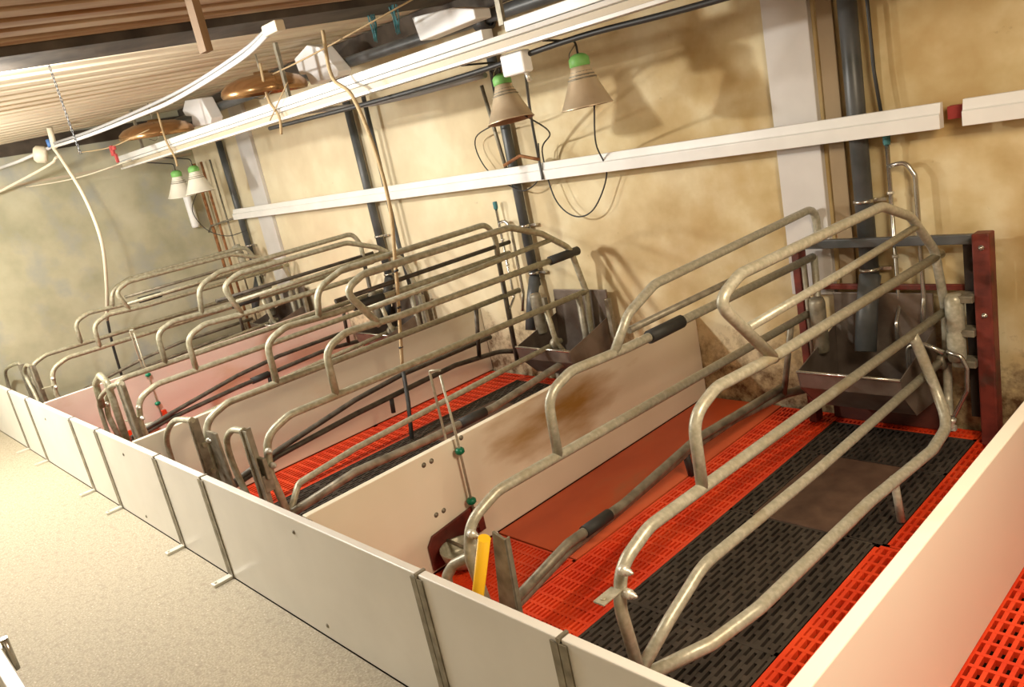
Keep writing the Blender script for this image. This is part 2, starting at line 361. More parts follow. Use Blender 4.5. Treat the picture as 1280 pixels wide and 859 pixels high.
fl = ['farthest white front board, where the aisle wall meets the end wall', 'narrow white gate board in front of the farthest crate', 'long white front board left of the third crate gate',
      'narrow white gate board in front of the third crate', 'white front board where the pink partition joins the aisle side', 'narrow white gate board in front of the second crate',
      'longest white front board, joining the cream partition', 'narrow white gate board in front of the nearest crate', 'white front board running out of the photo at bottom right']
for i in range(9):
    a, c = XS[i] + (.0 if i == 0 else .008), XS[i + 1] - .008
    bd = obj('front_board', B1(a, c, .002, T, .003, H), M['pvc'], None, ((a + c) / 2, T / 2, .012), .004)
    tag(bd, fl[i], 'board', 'white boards along the aisle')
    hs = {6: [(-.03, .44), (0.02, .06)], 4: [(-2.29 + .35, .42), (-1.92, .05)], 2: [(-3.6, .4)]}.get(i, [])
    for hx, hz in hs:
        b = bm_new(); bolt_bm(b, (hx, .002, hz), (0, -1, 0), .006, .004); obj('bolt', b, M['galv_dirty'], bd)
sl = ['beside the farthest gate board, next to the end wall', 'right of the farthest gate board', 'left of the third gate board', 'right of the third gate board', 'left of the second gate board',
      'right of the second gate board', 'left of the nearest gate board', 'right of the nearest gate board']
for i in range(1, 9):
    x = XS[i]
    t = thing('board_post', 'galvanised H-shaped post ' + sl[i - 1], 'post', (x, 0, 0), 'galvanised posts between front boards')
    b = bm_new(); bx(b, x - .028, x - .002, -.003, .001, 0, H - .012); bx(b, x + .002, x + .028, -.003, .001, 0, H - .012)
    bx(b, x - .006, x + .006, -.001, T + .004, 0, H - .012); bx(b, x - .022, x + .022, T + .001, T + .004, 0, H - .012)
    bx(b, x - .005, x + .005, -.002, T + .003, H - .014, H + .002)
    obj('channel', b, M['galv_dirty'], t)
    b = bm_new(); bx(b, x - .019, x + .019, -.09, .0, 0.0, .014); lathe(b, [(.006, 0), (.006, .008), (0, .008)], (x, -.075, .012), seg=10)
    obj('foot_plate', b, M['bolt'], t, None, .004)

# board of the pens on the other side of the aisle (bottom left corner of the photo)
t = thing('opposite_board', 'white board edge of the opposite pens in the bottom left corner', 'board', (0, -.92, 0))
obj('board', B1(-.16, 1.9, -.955, -.915, .005, H), M['pvc'], t, None, .004)
b = bm_new(); bx(b, -.20, -.165, -.96, -.91, 0, H - .005); tube(b, [(-.185, -.90, .40), (-.185, -.90, H + .012)], .012, 0)
obj('end_post', b, M['steel'], t)

# ------------------------------------------------------------------ farrowing crates
def crate(label, o, xl, xr, kl, kr, zL, zM, zT, zTL, dark_r=False, dark_l=False, yend=2.44, hb=(1.11, .86, .99), sleeves=True, front_low=True, yr=None):
    t = thing('farrowing_crate', label, 'crate', (o + (xl + xr) / 2, 1.35, 0), 'tubular steel farrowing crates')
    G = M['galv'] if o == 0 else M['galv_far']; r = .0182
    def XLf(y): return o + xl + kl * y
    def XRf(y): return o + xr + kr * y
    yh = .68
    for side in (-1, 1):
        X = XLf if side < 0 else XRf
        q = lambda y, z, dx=0: (X(y) + dx, y, z)
        ya = .26 if side > 0 else .23
        # low rail with the bent front post
        obj('low_rail', T1([q(ya + .03, .16), q(ya, .42), q(ya + .03, zL - .05), q(ya + .16, zL), q(yend, zL)], r, .15, n=9), G, t)
        hp = T1([q(yh - .01, zL), q(yh - .005, zM - .03), q(yh + .12, zM + .015), q(1.1, zM), q(yend - .02, zM)], r, .14, n=9)
        obj('middle_rail', hp, G, t)
        if side > 0:
            top = [q(hb[0] + .01, zM - .008), q(hb[1], zT - .05), q(hb[2], zT), q(1.93, zT), q(2.16, zT - .09), q(2.36, zM + .03), q(2.43, zL), q(2.40, .17), q(2.30, .14, .04)]
            obj('top_rail', T1(top, r, .13, n=9), G, t)
            obj('fill_rail', T1([q((hb[0] + hb[1]) / 2 + .01, zT - .17), q(1.6, zT - .16), q(2.22, zT - .14)], r * .8, 0), G, t)
        else:
            if yr is None: top = [q(1.02, zM), q(1.13, zM + .12), q(1.30, zTL - .035), q(yend + .04, zTL), q(yend + .045, zM + .06), q(yend - .0, zM + .06)]
            else: top = [q(1.0, zM), q(1.03, zTL - .07), q(1.20, zTL - .01), q(yr - .02, zTL), q(yr + .03, zTL - .10), q(yr + .02, zM)]
            obj('top_rail', T1(top, r, .12, n=9), G, t)
            obj('fill_rail', T1([q(1.12, zM + .06), q(1.7, zM + .065), q(yend, zM + .07)], r * .75, 0), M['darkbar'] if (dark_l or dark_r) else M['galv_dirty'], t)
            ye = yr if yr else yend - .03; obj('rear_post', T1([q(ye + .02, zM), q(ye, .17)], r * .9, 0), M['darkbar'] if dark_l else G, t)
        # lower protection bars bulging outwards
        if o and side < 0:
            mm = M['darkbar'] if dark_l else M['galv_dirty']
            obj('swing_bar', T1([q(.34, .20, -.10), q(.64, .25, -.14), q(1.16, .34, -.14), q(1.50, .375, -.13), q(2.22, .38, -.12)], .0155, .2), mm, t)
            obj('bottom_bar', T1([q(.34, .18, -.10), q(.62, .215, -.15), q(1.14, .255, -.15), q(1.9, .29, -.14), q(2.28, .26, -.12), q(2.40, .22, -.03)], .0165, .2), mm, t)
            obj('foot', T1([q(1.40, .27, -.15), q(1.39, .165, -.15)], .014, 0), M['rubber'], t)
            obj('end_post', T1([q(2.10, .275, -.13), q(2.06, zL, 0)], .0145, 0), mm, t)
        elif o:
            obj('swing_bar', T1([q(.30, .20, -.01), q(.40, .29, -.07), q(.74, .32, -.09), q(1.38, .35, -.09), q(2.2, .40, -.05)], .0155, .06), G, t)
            obj('bottom_bar', T1([q(.30, .20, .0), q(.66, .245, 0), q(1.08, .235, 0.02), q(1.55, .235, 0.02), q(2.1, .285, .01), q(2.30, .26, .01), q(2.36, .36, 0), q(2.36, zL, 0)], .021, .1), M['galv_dirty'], t)
            obj('hinge_joint', (lambda b: (lathe(b, [(0, 0), (.034, 0), (.038, .006), (.038, .026), (.034, .03), (0, .03)], q(2.14, .40, -.055), (1, 0, 0), 20), b)[1])(bm_new()), M['galv_dirty'], t)
            obj('hinge_post', T1([q(2.08, zL, 0), q(2.14, .40, -.03), q(2.20, .28, .01)], .016, .05), G, t)
            if sleeves: obj('rubber_sleeve', T1([q(1.30, .235, .02), q(1.48, .235, .02)], .027, 0), M['rubber'], t)
        elif side > 0:
            mm = M['darkbar'] if dark_r else G
            obj('swing_bar', T1([q(.30, .20), q(.44, .27), q(.62, .345), q(1.3, .345), q(2.36, .375)], r, .22, n=9), mm, t)
            obj('bottom_bar', T1([q(.30, .17, .0), q(.52, .165, .07), q(.70, .19, .115), q(1.4, .20, .12), q(1.85, .205, .15), q(2.06, .22, .13), q(2.14, .33, .06), q(2.12, .52, .01), q(2.10, zL, 0)], .021, .16, n=9), mm, t)
            obj('foot', T1([q(1.60, .20, .115), q(1.62, .012, .12)], r * .8, 0), G, t)
            obj('hinge_joint', (lambda b: (lathe(b, [(0, 0), (.034, 0), (.038, .006), (.038, .026), (.034, .03), (0, .03)], q(2.36, .375, -.012), (1, 0, 0), 20),
                                           bolt_bm(b, q(2.35, .395, .018), (1, 0, 0), .006, .012), bolt_bm(b, q(2.38, .36, .018), (1, 0, 0), .006, .012), b)[3])(bm_new()), M['galv_dirty'], t)
        else:
            mm = M['darkbar'] if dark_l else M['galv_dirty']
            obj('swing_bar', T1([q(.42, .11, -.09), q(.74, .160, -.125), q(1.1, .145, -.16), q(1.65, .19, -.20), q(1.98, .20, -.17), q(2.30, .20, -.16)], .0195, .12), mm, t)
            obj('bottom_bar', T1([q(.42, .085, -.10), q(.76, .105, -.165), q(1.1, .085, -.225), q(1.65, .13, -.25), q(1.98, .155, -.22), q(2.31, .16, -.16), q(2.46, .16, -.06)], .0215, .14), mm, t)
            obj('foot', T1([q(1.62, .13, -.245), q(1.64, .012, -.245)], r * .95, 0), M['rubber'], t)
            obj('end_post', T1([q(2.30, .16, -.155), q(2.18, zL, 0)], r * .8, 0), mm, t)
            if sleeves:
                obj('rubber_sleeve', T1([q(.84, .156, -.135), q(1.0, .149, -.150)], .0245, 0), M['rubber'], t)
        # front brackets and bolts
        b = bm_new()
        yy = ya - .0; zz = .435
        bx(b, X(yy) - .018, X(yy) + .018, yy - .075, yy + .0, zz + .035, zz + .041); lathe(b, [(.0, 0), (.008, 0), (.008, .003), (0, .003)], (X(yy), yy - .055, zz + .041), seg=10)
        if side > 0 or not front_low: obj('bracket', b, G, t, None, .002)
        else: b.free()
        for z_ in ((.46, .53, .19) if side > 0 else (.50,)):
            b = bm_new(); lathe(b, [(0, 0), (.014, 0), (.014, .022), (.009, .022), (.009, .034), (.004, .036), (.004, .042), (0, .042)], q(ya + .012, z_, .014), (1, 0, 0), 8)
            obj('bolt', b, M['bolt'], t)
    if sleeves:
        obj('rubber_sleeve', T1([(XLf(1.24), 1.22, zM), (XLf(1.42), 1.42, zM)], .0265, 0), M['rubber'], t)
    return t, XLf, XRf
c1, L1, R1 = crate('large galvanised tubular crate in the nearest pen, closest to the camera', 0, .685, 1.275, .048, .035, .575, .825, 1.13, 1.045, front_low=True)
c2, L2, R2 = crate('second tubular crate, between cream and beige partitions, with two curved front gates', -W, .50, 1.10, .03, .03, .64, .895, 1.15, 1.12, dark_l=True, yr=2.30, hb=(.98, .85, .97))
c3, L3, R3 = crate('third tubular crate with dark lower bars, over pink-toned partition', -2 * W, .72, 1.25, .03, .02, .62, .865, 1.125, 1.125, yr=2.32, hb=(1.05, .98, 1.11), dark_r=True, dark_l=True)
c4, L4, R4 = crate('farthest tubular crate, against the grey-green end wall', -3 * W, .62, 1.14, .03, .03, .645, .865, 1.09, 1.08, yr=2.32, hb=(.97, .91, 1.03))

# black sleeves seen on far crates
obj('rubber_sleeve', T1([(R2(2.28), 2.18, .895), (R2(2.38), 2.42, .895)], .027, 0), M['rubber'], c2)
obj('rubber_sleeve', T1([(L3(1.3) - .151, 1.26, .261), (L3(1.4) - .149, 1.40, .267)], .026, 0), M['rubber'], c3)

def gate(parent, y, D, plate, posts, thick=.015, pm=None):
    g = obj('gate_leaf', T1(spline([(x, y, z) for x, z in D]), thick, 0), M['galv_far'], parent)
    b = bm_new(); (xa, za), (xb, zb), wd = plate
    prism(b, [(xa - .004, y - .012, za), (xa + wd, y - .012, za), (xb + wd, y - .012, zb), (xb - .004, y - .012, zb)], (0, .006, 0))
    bx(b, xa - .006, xa + .006, y - .02, y + .03, zb, za)
    obj('gate_plate', b, pm or M['galv_dirty'], parent)
    for pts, rr in posts: obj('gate_post', T1([(x, y2, z) for x, y2, z in pts], rr, .05), M['galv_far'], parent)
# second crate: two D-shaped gate leaves, plates and hinge pins
gate(c2, .18, [(-1.775, .06), (-1.775, .34), (-1.73, .48), (-1.52, .60), (-1.26, .64)], ((-1.27, .64), (-1.27, .16), .012), [])
gate(c2, .20, [(-.80, .10), (-.95, .38), (-.965, .55), (-.86, .635), (-.72, .655)], ((-.72, .66), (-.70, .12), .045), [([(-1.25, .20, .50), (-1.33, .2, .52)], .012), ([(-1.25, .2, .36), (-1.33, .2, .37)], .012)])
b = bm_new(); prism(b, [(-1.31, .24, .14), (-1.16, .24, .14), (-1.19, .24, .55), (-1.31, .24, .55)], (0, .012, 0)); obj('gate_plate', b, M['galv_dirty'], c2)
b = bm_new(); bx(b, -.76, -.66, .215, .235, .42, .52); bx(b, -.72, -.68, .20, .25, .36, .44); obj('latch', b, M['galv_dirty'], c2, None, .004)
# third crate
gate(c3, .20, [(-2.98, .10), (-2.96, .43), (-2.88, .55), (-2.55, .67), (-2.29, .72)], ((-2.34, .715), (-2.34, .16), .06), [([(-2.88, .20, .50), (-2.85, .2, .66), (-2.68, .2, .735), (-2.58, .2, .70), (-2.60, .2, .14)], .022)], pm=M['galv_dirty'])
# fourth crate
gate(c4, .20, [(-5.82, .10), (-5.80, .37), (-5.65, .51), (-5.20, .60), (-4.92, .635)], ((-4.93, .62), (-4.93, .3), .01), [])
gate(c4, .20, [(-4.68, .10), (-4.80, .37), (-4.88, .54), (-4.72, .63), (-4.55, .64)], ((-4.55, .64), (-4.52, .12), .05), [])

# yellow handle, front plate of the nearest crate
b = bm_new()
prism(b, [(.775, .22, .10), (.875, .22, .10), (.905, .22, .54), (.855, .22, .555)], (0, .010, 0)); prism(b, [(.870, .22, .10), (.875, .22, .10), (.905, .22, .54), (.900, .22, .54)], (0, .025, 0))
obj('front_plate', b, M['galv_dirty'], c1, None, .003)
b = bm_new(); tube(b, [(.68, .13, .03), (.895, .16, .575)], .019, 0, seg=10)
tag(obj('yellow_tube', b, M['yellow'], None, (.68, .13, .03)), 'short bright yellow plastic tube leaning against the nearest crate front', 'tube')
obj('pivot_pin', T1([(.60, .40, .10), (.86, .26, .13)], .016, 0), M['galv_dirty'], c1)
# curved galvanised foot of the left front post reaching into the feeder bowl side
obj('curved_arm', T1([(L1(.25), .25, .46), (L1(.25) - .01, .25, .41), (.61, .22, .37), (.585, .20, .33), (.58, .2, .27)], .018, .05), M['galv'], c1)

# ------------------------------------------------------------------ piglet feeder on the cream partition
def feeder(o, label, glabel=None):
    t = thing('piglet_feeder', label, 'feeder', (o + .1, .62, 0))
    b = bm_new(); x = o + T + .002
    poly = [(x, .49, .02), (x, .49, .13), (x, .52, .165), (x, .745, .19), (x, .77, .17), (x, .77, .08), (x, .72, .02)]
    if o: poly = [(p[0], p[1] - .25, .02 + (p[2] - .02) * .5) for p in poly]
    prism(b, poly, (.012, 0, 0)); bx(b, x, x + .03, .745, .78, .07, .16)
    obj('back_plate', b, M['redpost'] if o == 0 else M['red'], t, None, .004)
    b = bm_new(); lathe(b, [(.0, .0), (.060, .0), (.078, .03), (.085, .072), (.090, .076), (.090, .068), (.080, .028), (.062, .010), (0, .010)], (x + .10, .585, .035))
    obj('bowl', b, M['galv'], t)
    obj('clamp_bar', T1([(x + .01, .585, .112), (x + .10, .585, .108), (x + .185, .585, .112)], .008, .01), M['galv_dirty'], t)
    obj('rod', T1([(x + .03, .735, .10), (x + .03, .735, .56), (x + .012, .74, .785)], .0055, .02, seg=8), M['galv'], t)
    obj('rod', T1([(x - .048, .735, .40), (x - .048, .735, .80), (x + .012, .745, .805)], .0055, .01, seg=8), M['galv'], t)
    for z in (.455, .225):
        b = bm_new(); lathe(b, [(0, -.013), (.014, -.013), (.021, -.006), (.021, .006), (.014, .013), (0, .013)], (x + .03, .735, z), seg=10)
        obj('knob', b, M['green'], t)
    return t
feeder(0, 'dark red feeder with metal bowl and green-knobbed rod on the cream partition')
feeder(-2 * W, 'red feeder glimpsed at the front of the third pen')

# ------------------------------------------------------------------ sow troughs, drop pipes, drinkers
def trough(o, label, frame):
    t = thing('sow_trough', label, 'trough', (o + 1.1, 2.3, 0), 'sow troughs at the back wall')
    x0, x1 = o + .86, o + 1.30
    b = bm_new()   # sloped open tray, lip to the front
    prof = [(2.06, .385), (2.075, .31), (2.20, .18), (2.44, .165), (2.475, .64), (2.463, .64), (2.43, .178), (2.205, .193), (2.088, .315), (2.074, .385)]
    prism(b, [(x0, y, z) for y, z in prof], (x1 - x0, 0, 0))
    obj('tray', b, M['trough'], t, None, .003)
    for xx in (x0 - .004, x1):
        b = bm_new(); prism(b, [(xx, 2.06, .387), (xx, 2.075, .31), (xx, 2.20, .178), (xx, 2.44, .163), (xx, 2.463, .49), (xx, 2.32, .45)], (.004, 0, 0)); obj('side_plate', b, M['trough'], t)
    obj('lip', T1([(x0 - .005, 2.062, .388), (x1 + .005, 2.062, .388)], .0075, 0, seg=8), M['steel'], t)
    b = bm_new(); bx(b, x0 - .05, x1 + .05, 2.455, 2.475, .004, .16); obj('front_skirt', b, M['skirt'] if frame else M['trough'], t)
    if frame:
        obj('frame_post', B1(o + 1.495, o + 1.560, 2.36, 2.43, .003, .915), M['redpost'], t, None, .006)
        obj('frame_post', B1(o + .725, o + .765, 2.36, 2.43, .003, .87), M['redpost'], t, None, .006)
        obj('crossbar', B1(o + .765, o + 1.495, 2.40, 2.43, .865, .905), M['darkpipe'], t, None, .004)
        obj('crossbar', B1(o + .765, o + 1.475, 2.46, 2.48, .655, .68), M['redpost'], t, None, .003)
        for z in (.635, .49, .355): obj('rung', B1(o + 1.405, o + 1.495, 2.34, 2.42, z, z + .03), M['galv_dirty'], t, None, .003)
        b = bm_new(); bx(b, o + 1.44, o + 1.495, 2.43, 2.45, .1, .86); obj('side_plate', b, M['pit'], t)
        for z in (.86, .58):
            b = bm_new(); bolt_bm(b, (o + 1.53, 2.36, z), (0, -1, 0), .007, .012); obj('bolt', b, M['steel'], t)
        b = bm_new(); tube(b, [(o + .80, 2.33, .30), (o + .80, 2.33, .83)], .012, 0); obj('upright_tube', b, M['galv_dirty'], t)
    else:
        obj('frame_post', B1(o + 1.33, o + 1.36, 2.40, 2.43, .003, .60), M['galv_dirty'], t, None, .003)
        obj('frame_post', B1(o + .80, o + .83, 2.40, 2.43, .003, .60), M['galv_dirty'], t, None, .003)
    b = bm_new(); lathe(b, [(0, 0), (.032, 0), (.036, .01), (.036, .24), (.03, .26), (0, .26)], (o + .86, 2.30, .40), seg=18)
    obj('dispenser', b, M['galv_dirty'], t)
    return t
trough(0, 'stainless sow trough in dark red post frame, nearest pen', True)
trough(-W, 'stainless sow trough in the second pen, under the second drop pipe', False)
trough(-2 * W, 'stainless sow trough in the third pen', False)
trough(-3 * W, 'sow trough at the far corner in the farthest pen', False)

dl = ['thick dark grey drop pipe in the nearest pen, right of the pale wall panel', 'dark grey drop pipe behind the second crate', 'dark grey drop pipe behind the third crate', 'dark grey drop pipe at the far corner behind the farthest crate']
dx = [1.035, -1.13, -2.79, -5.12]
for k in range(4):
    x = dx[k]; t = thing('drop_pipe', dl[k], 'pipe', (x, 2.475, .4), 'feed drop pipes down the back wall')
    rr = .039 if k == 0 else .031
    obj('pipe', T1([(x - .0, 2.475, 2.28), (x, 2.475, .66)], rr, 0, seg=18), M['darkpipe'], t)
    obj('elbow', T1([(x, 2.21, 2.31), (x, 2.40, 2.31), (x, 2.475, 2.27), (x, 2.475, 2.1)], rr * 1.12, .05, seg=18), M['darkpipe'], t)
    obj('lower_sleeve', T1([(x + .0, 2.475, .72), (x + .0, 2.42, .60), (x + .01, 2.34, .40)], rr * 1.2, 0, seg=18), M['darkpipe'], t)
    for z in (1.05, .74):
        b = bm_new(); lathe(b, [(rr, 0), (rr + .006, 0), (rr + .006, .016), (rr, .016)], (x, 2.475, z), seg=18); bx(b, x + rr * .9, x + .09, 2.49, 2.51, z, z + .014)
        obj('clamp', b, M['steel'], t)
b = B1(.885, .955, 2.506, 2.523, .64, 2.35)  # thin strip coloured as the shadow beside the pale panel
tag(obj('panel_shadow_strip', b, M['panel_shadow'], None, (.92, 2.515, .64)), 'narrow brown strip painted as the pale panel shadow, left of the nearest dark drop pipe', 'board')
b = T1([(-2.50, 2.44, 2.1), (-2.50, 2.44, 1.0), (-2.48, 2.44, .62)], .017, 0)
tag(obj('wall_conduit', b, M['darkpipe'], None, (-2.5, 2.44, .6)), 'thin dark pipe right beside the third drop pipe', 'conduit')
b = T1([(-1.25, 2.46, 1.95), (-1.17, 2.46, 1.36)], .012, 0)
tag(obj('wall_conduit', b, M['galv_dirty'], None, (-1.2, 2.46, 1.36)), 'thin dull rod left of the second drop pipe, above the lower white rail', 'conduit')

def waterpipe(x, z1, label, red=False):
    t = thing('water_pipe', label, 'pipe', (x, 2.46, .4), 'water pipes with U bends on the back wall')
    obj('riser', T1([(x, 2.47, z1), (x, 2.47, .58), (x + .01, 2.40, .52), (x + .01, 2.40, .42)], .009, .03, seg=10), M['steel'], t)
    obj('loop', T1([(x, 2.47, z1 - .10), (x + .07, 2.47, z1 - .09), (x + .105, 2.47, z1 - .15), (x + .11, 2.46, .62), (x + .11, 2.42, .50)], .010, .04, seg=10), M['steel'], t)
    b = bm_new(); lathe(b, [(0, 0), (.013, 0), (.015, .01), (.015, .045), (.012, .05), (0, .05)], (x, 2.47, z1 - .01), seg=14); obj('coupling', b, M['teal'], t)
    for z in (z1 - .22, .80):
        b = bm_new(); lathe(b, [(.009, 0), (.014, 0), (.014, .012), (.009, .012)], (x, 2.47, z), seg=12); obj('collar', b, M['bolt'], t)
    return t
waterpipe(1.155, 1.30, 'chrome water pipe with U bend right of the nearest dark drop pipe')
waterpipe(-1.36, 1.19, 'chrome water pipe with U bend left of the second drop pipe')
b = T1([(1.09, 2.47, 2.36), (1.12, 2.47, 1.9), (1.125, 2.47, 1.6), (1.15, 2.47, 1.33)], .008, .05, seg=8)
tag(obj('wall_cable', b, M['cable'], None, (1.15, 2.47, 1.33)), 'black cable running down to the blue coupling of the nearest water pipe', 'cable')
# drinkers
t = thing('nipple_drinker', 'chrome nipple drinker with hooked tube at the right rear of the nearest crate', 'drinker', (1.42, 2.36, .1))
obj('feed_tube', T1([(1.23, 2.34, .27), (1.23, 2.34, .44), (1.30, 2.34, .45), (1.38, 2.33, .42)], .011, .03, seg=10), M['steel'], t)
obj('hook', T1([(1.40, 2.30, .44), (1.455, 2.30, .42), (1.475, 2.30, .37), (1.47, 2.30, .27), (1.42, 2.30, .16), (1.40, 2.30, .13)], .009, .03, seg=10), M['steel'], t)
b = bm_new(); lathe(b, [(0, 0), (.012, 0), (.018, .015), (.012, .03), (.016, .036), (.016, .05), (0, .05)], (1.395, 2.30, .09), (.25, 0, 1), 12); bx(b, 1.36, 1.42, 2.29, 2.31, .085, .105)
obj('nozzle', b, M['bolt'], t)
b = bm_new(); lathe(b, [(0, 0), (.032, 0), (.036, .012), (.036, .12), (.032, .13), (.036, .14), (.036, .27), (.026, .29), (0, .29)], (1.42, 2.36, .38), seg=20)
tag(obj('dosing_bottle', b, M['galv'], None, (1.42, 2.36, .38)), 'pale grey cylinder standing beside the red post, nearest pen', 'cylinder')

# ------------------------------------------------------------------ rails
def rail_profile(y, z, h, dep):   # front face stepped
    return [(y, z), (y - dep, z), (y - dep, z + h * .55), (y - dep * .8, z + h * .60), (y - dep * .55, z + h), (y, z + h)]
def wall_rail(x0, x1, label):
    t = thing('wall_rail', label, 'rail', ((x0 + x1) / 2, 2.42, 1.34), 'white rails across the back wall')
    b = bm_new(); prism(b, [(x0, y, z) for y, z in rail_profile(2.435, 1.335, .10, .045)], (x1 - x0, 0, 0)); obj('cover', b, M['rail'], t, None, .002)
    b = bm_new(); [bx(b, x, x + .03, 2.436, 2.523, 1.36, 1.41) for x in (x0 + .1, x1 - .1)]; obj('wall_bracket', b, M['galv_dirty'], t)
    return t
wall_rail(-5.10, 1.395, 'long pale lower rail on the back wall behind all the crates')
wall_rail(1.475, 3.2, 'short pale rail section at the right edge of the photo')
b = B1(1.398, 1.472, 2.47, 2.52, 1.36, 1.41)
tag(obj('rail_joint', b, M['redclip'], None, (1.43, 2.49, 1.36)), 'rusty red joint in the gap between lower rail sections', 'joint')
t = thing('light_channel', 'long white upper channel hung below the ceiling across all pens', 'channel', (-1.5, 1.65, 2.0))
b = bm_new()
prism(b, [(-5.45, y, z) for y, z in [(1.69, 2.005), (1.625, 2.005), (1.625, 2.020), (1.65, 2.022), (1.65, 2.052), (1.625, 2.056), (1.62, 2.075), (1.69, 2.075)]], (8.9, 0, 0))
obj('lower_channel', b, M['rail'], t)
obj('recess_shade_strip', B1(-5.44, 3.44, 1.643, 1.651, 2.023, 2.051), M['railbeige'], t)  # beige strip puts the shade of the recess into colour
for a, c in ((-5.5, -.26), (-.11, 3.3)):
    obj('cover', B1(a, c, 1.622, 1.69, 2.079, 2.125), M['rail'], t, None, .003)
for x in (-4.9, -2.2, -.18, 1.6):
    obj('bracket', B1(x, x + .03, 1.66, 1.68, 2.12, zc(1.66) + .0), M['galv_dirty'], t)
t = thing('feed_line', 'thick dark grey feed pipe running just above the upper white channel', 'pipe', (-1, 2.08, 2.27))
pts = [(-5.7, 2.165, 2.33), (-3.2, 2.165, 2.32), (-1.5, 2.165, 2.28), (0, 2.165, 2.25), (3.4, 2.165, 2.23)]
obj('pipe', T1(pts, .036, .3, seg=18), M['darkpipe'], t)
for x, z in ((-4.55, 2.33), (-2.45, 2.30), (-.85, 2.25), (1.1, 2.235)):
    b = bm_new(); lathe(b, [(.036, 0), (.052, 0), (.052, .09), (.036, .09)], (x, 2.165, z), (1, 0, 0), 18); tube(b, [(x + .045, 2.165, z), (x + .045, 2.165, z - .10)], .03, 0); obj('outlet', b, M['cable'], t)
bl = ['white plastic feed dispenser box at the far end, below the ceiling', 'tilted white plastic feed dispenser box beside the larger copper dish', 'long white plastic box on the dark feed pipe near the top centre']
def wbox(poly, y, dep, label):
    t = thing('dispenser_box', label, 'box', (sum(p[0] for p in poly) / len(poly), y, poly[0][1]), 'white dispenser boxes on the feed pipe')
    b = bm_new(); prism(b, [(x, y, z) for x, z in poly], (0, dep, 0)); obj('body', b, M['box'], t, None, .008)
    return t
wbox([(-4.530, 2.210), (-4.160, 2.190), (-4.120, 2.230), (-4.210, 2.410), (-4.530, 2.440), (-4.640, 2.370), (-4.610, 2.320), (-4.490, 2.300)], 2.01, .11, bl[0])
wbox([(-2.455, 2.210), (-2.105, 2.210), (-2.085, 2.240), (-2.245, 2.420), (-2.385, 2.460), (-2.585, 2.410), (-2.565, 2.300), (-2.485, 2.290)], 2.01, .11, bl[1])
wbox([(-1.180, 2.235), (-0.690, 2.245), (-0.690, 2.295), (-0.860, 2.340), (-1.210, 2.370)], 2.0, .12, bl[2])

def dish(x, y, z, r, label):
    t = thing('copper_dish', label, 'lamp', (x, y, z), 'copper lamp reflectors under the ceiling')
    b = bm_new(); ax = (.06, 0, 1)
    lathe(b, [(r, 0), (r * 1.03, .02), (r * 1.0, .05), (r * .86, .085), (r * .55, .115), (.05, .125), (.05, .14), (0, .14)], (x, y, z), ax, 40)
    lathe(b, [(r, 0), (r * .9, .03), (r * .7, .06), (0, .08)], (x, y, z), ax, 40)
    obj('reflector', b, M['copper'], t)
    obj('hanger', T1([(x, y, z + .12), (x, y, zc(y))], .006, 0, seg=6), M['galv_dirty'], t)
    obj('cage_strap', T1([(x - r * .5, y - .02, z - .005), (x, y - .03, z - .035), (x + r * .45, y - .02, z)], .003, .05, seg=6), M['steel'], t)
dish(-2.56, 1.72, 2.21, .28, 'larger copper dish reflector hung under the ceiling, right one of two')
dish(-4.60, 1.72, 2.19, .30, 'smaller-looking copper dish reflector at the far end, left one of two')

def cone(x, y, z0, label, tilt, m, r=.118, h=.185, cord_to=None, stk=False):
    t = thing('heat_lamp', label, 'lamp', (x, y, z0), 'cone heat lamps with green caps'); ax = Vector(tilt).normalized(); B = Vector((x, y, z0))
    b = bm_new(); lathe(b, [(r + .004, -.002), (r + .004, .004), (r, .006), (r * .72, h * .42), (r * .40, h * .9), (r * .36, h), (r * .2, h * 1.02)], B, ax, 32)
    obj('shade', b, m, t)
    b = bm_new(); lathe(b, [(r + .001, -.002), (r * .70, h * .40), (r * .38, h * .88), (0, h * .9)], B, ax, 32); obj('shade_lining', b, M['shade_in'], t)
    b = bm_new(); c = B + ax * h; lathe(b, [(.045, -.004), (.048, .0), (.048, .03), (.036, .045), (.02, .052), (0, .052)], c, ax, 20); obj('green_cap', b, M['lime'], t)
    b = bm_new()
    for k in range(3):
        a = c - ax * (.035 + .014 * k); lathe(b, [(r * .44 + .007 * k, 0), (r * .44 + .009 * k, .004), (r * .44 + .007 * k, .008)], a, ax, 20)
    obj('vent_ring', b, M['galv_dirty'], t)
    p = c + ax * .05
    obj('cord', T1([p, p + ax * .06, cord_to], .005, .03, seg=8), M['cable'], t)
    obj('hook_bar', T1([c + Vector((-.05, 0, .0)), c + Vector((-.055, 0, .06)), c + Vector((0, 0, .10))], .003, .02, seg=6), M['galv_dirty'], t)
cone(.05, 1.9, 1.695, 'tan cone heat lamp with green cap, rightmost and alone', (-.02, 0, 1), M['shade'], cord_to=(.06, 1.67, 2.006))
cone(-.47, 1.9, 1.705, 'tan cone heat lamp with green cap beside the white junction box', (-.10, .05, 1), M['shade'], cord_to=(-.50, 1.67, 2.006))
cone(-4.55, 1.92, 1.66, 'white cone heat lamp at the far end, right of its pair', (-.03, 0, 1), M['shade_white'], r=.125, cord_to=(-4.5, 1.67, 2.006))
cone(-4.98, 1.92, 1.66, 'cream cone heat lamp at the far end, left of its pair', (.1, 0, 1), M['shade_white'], r=.12, cord_to=(-4.9, 1.67, 2.006))

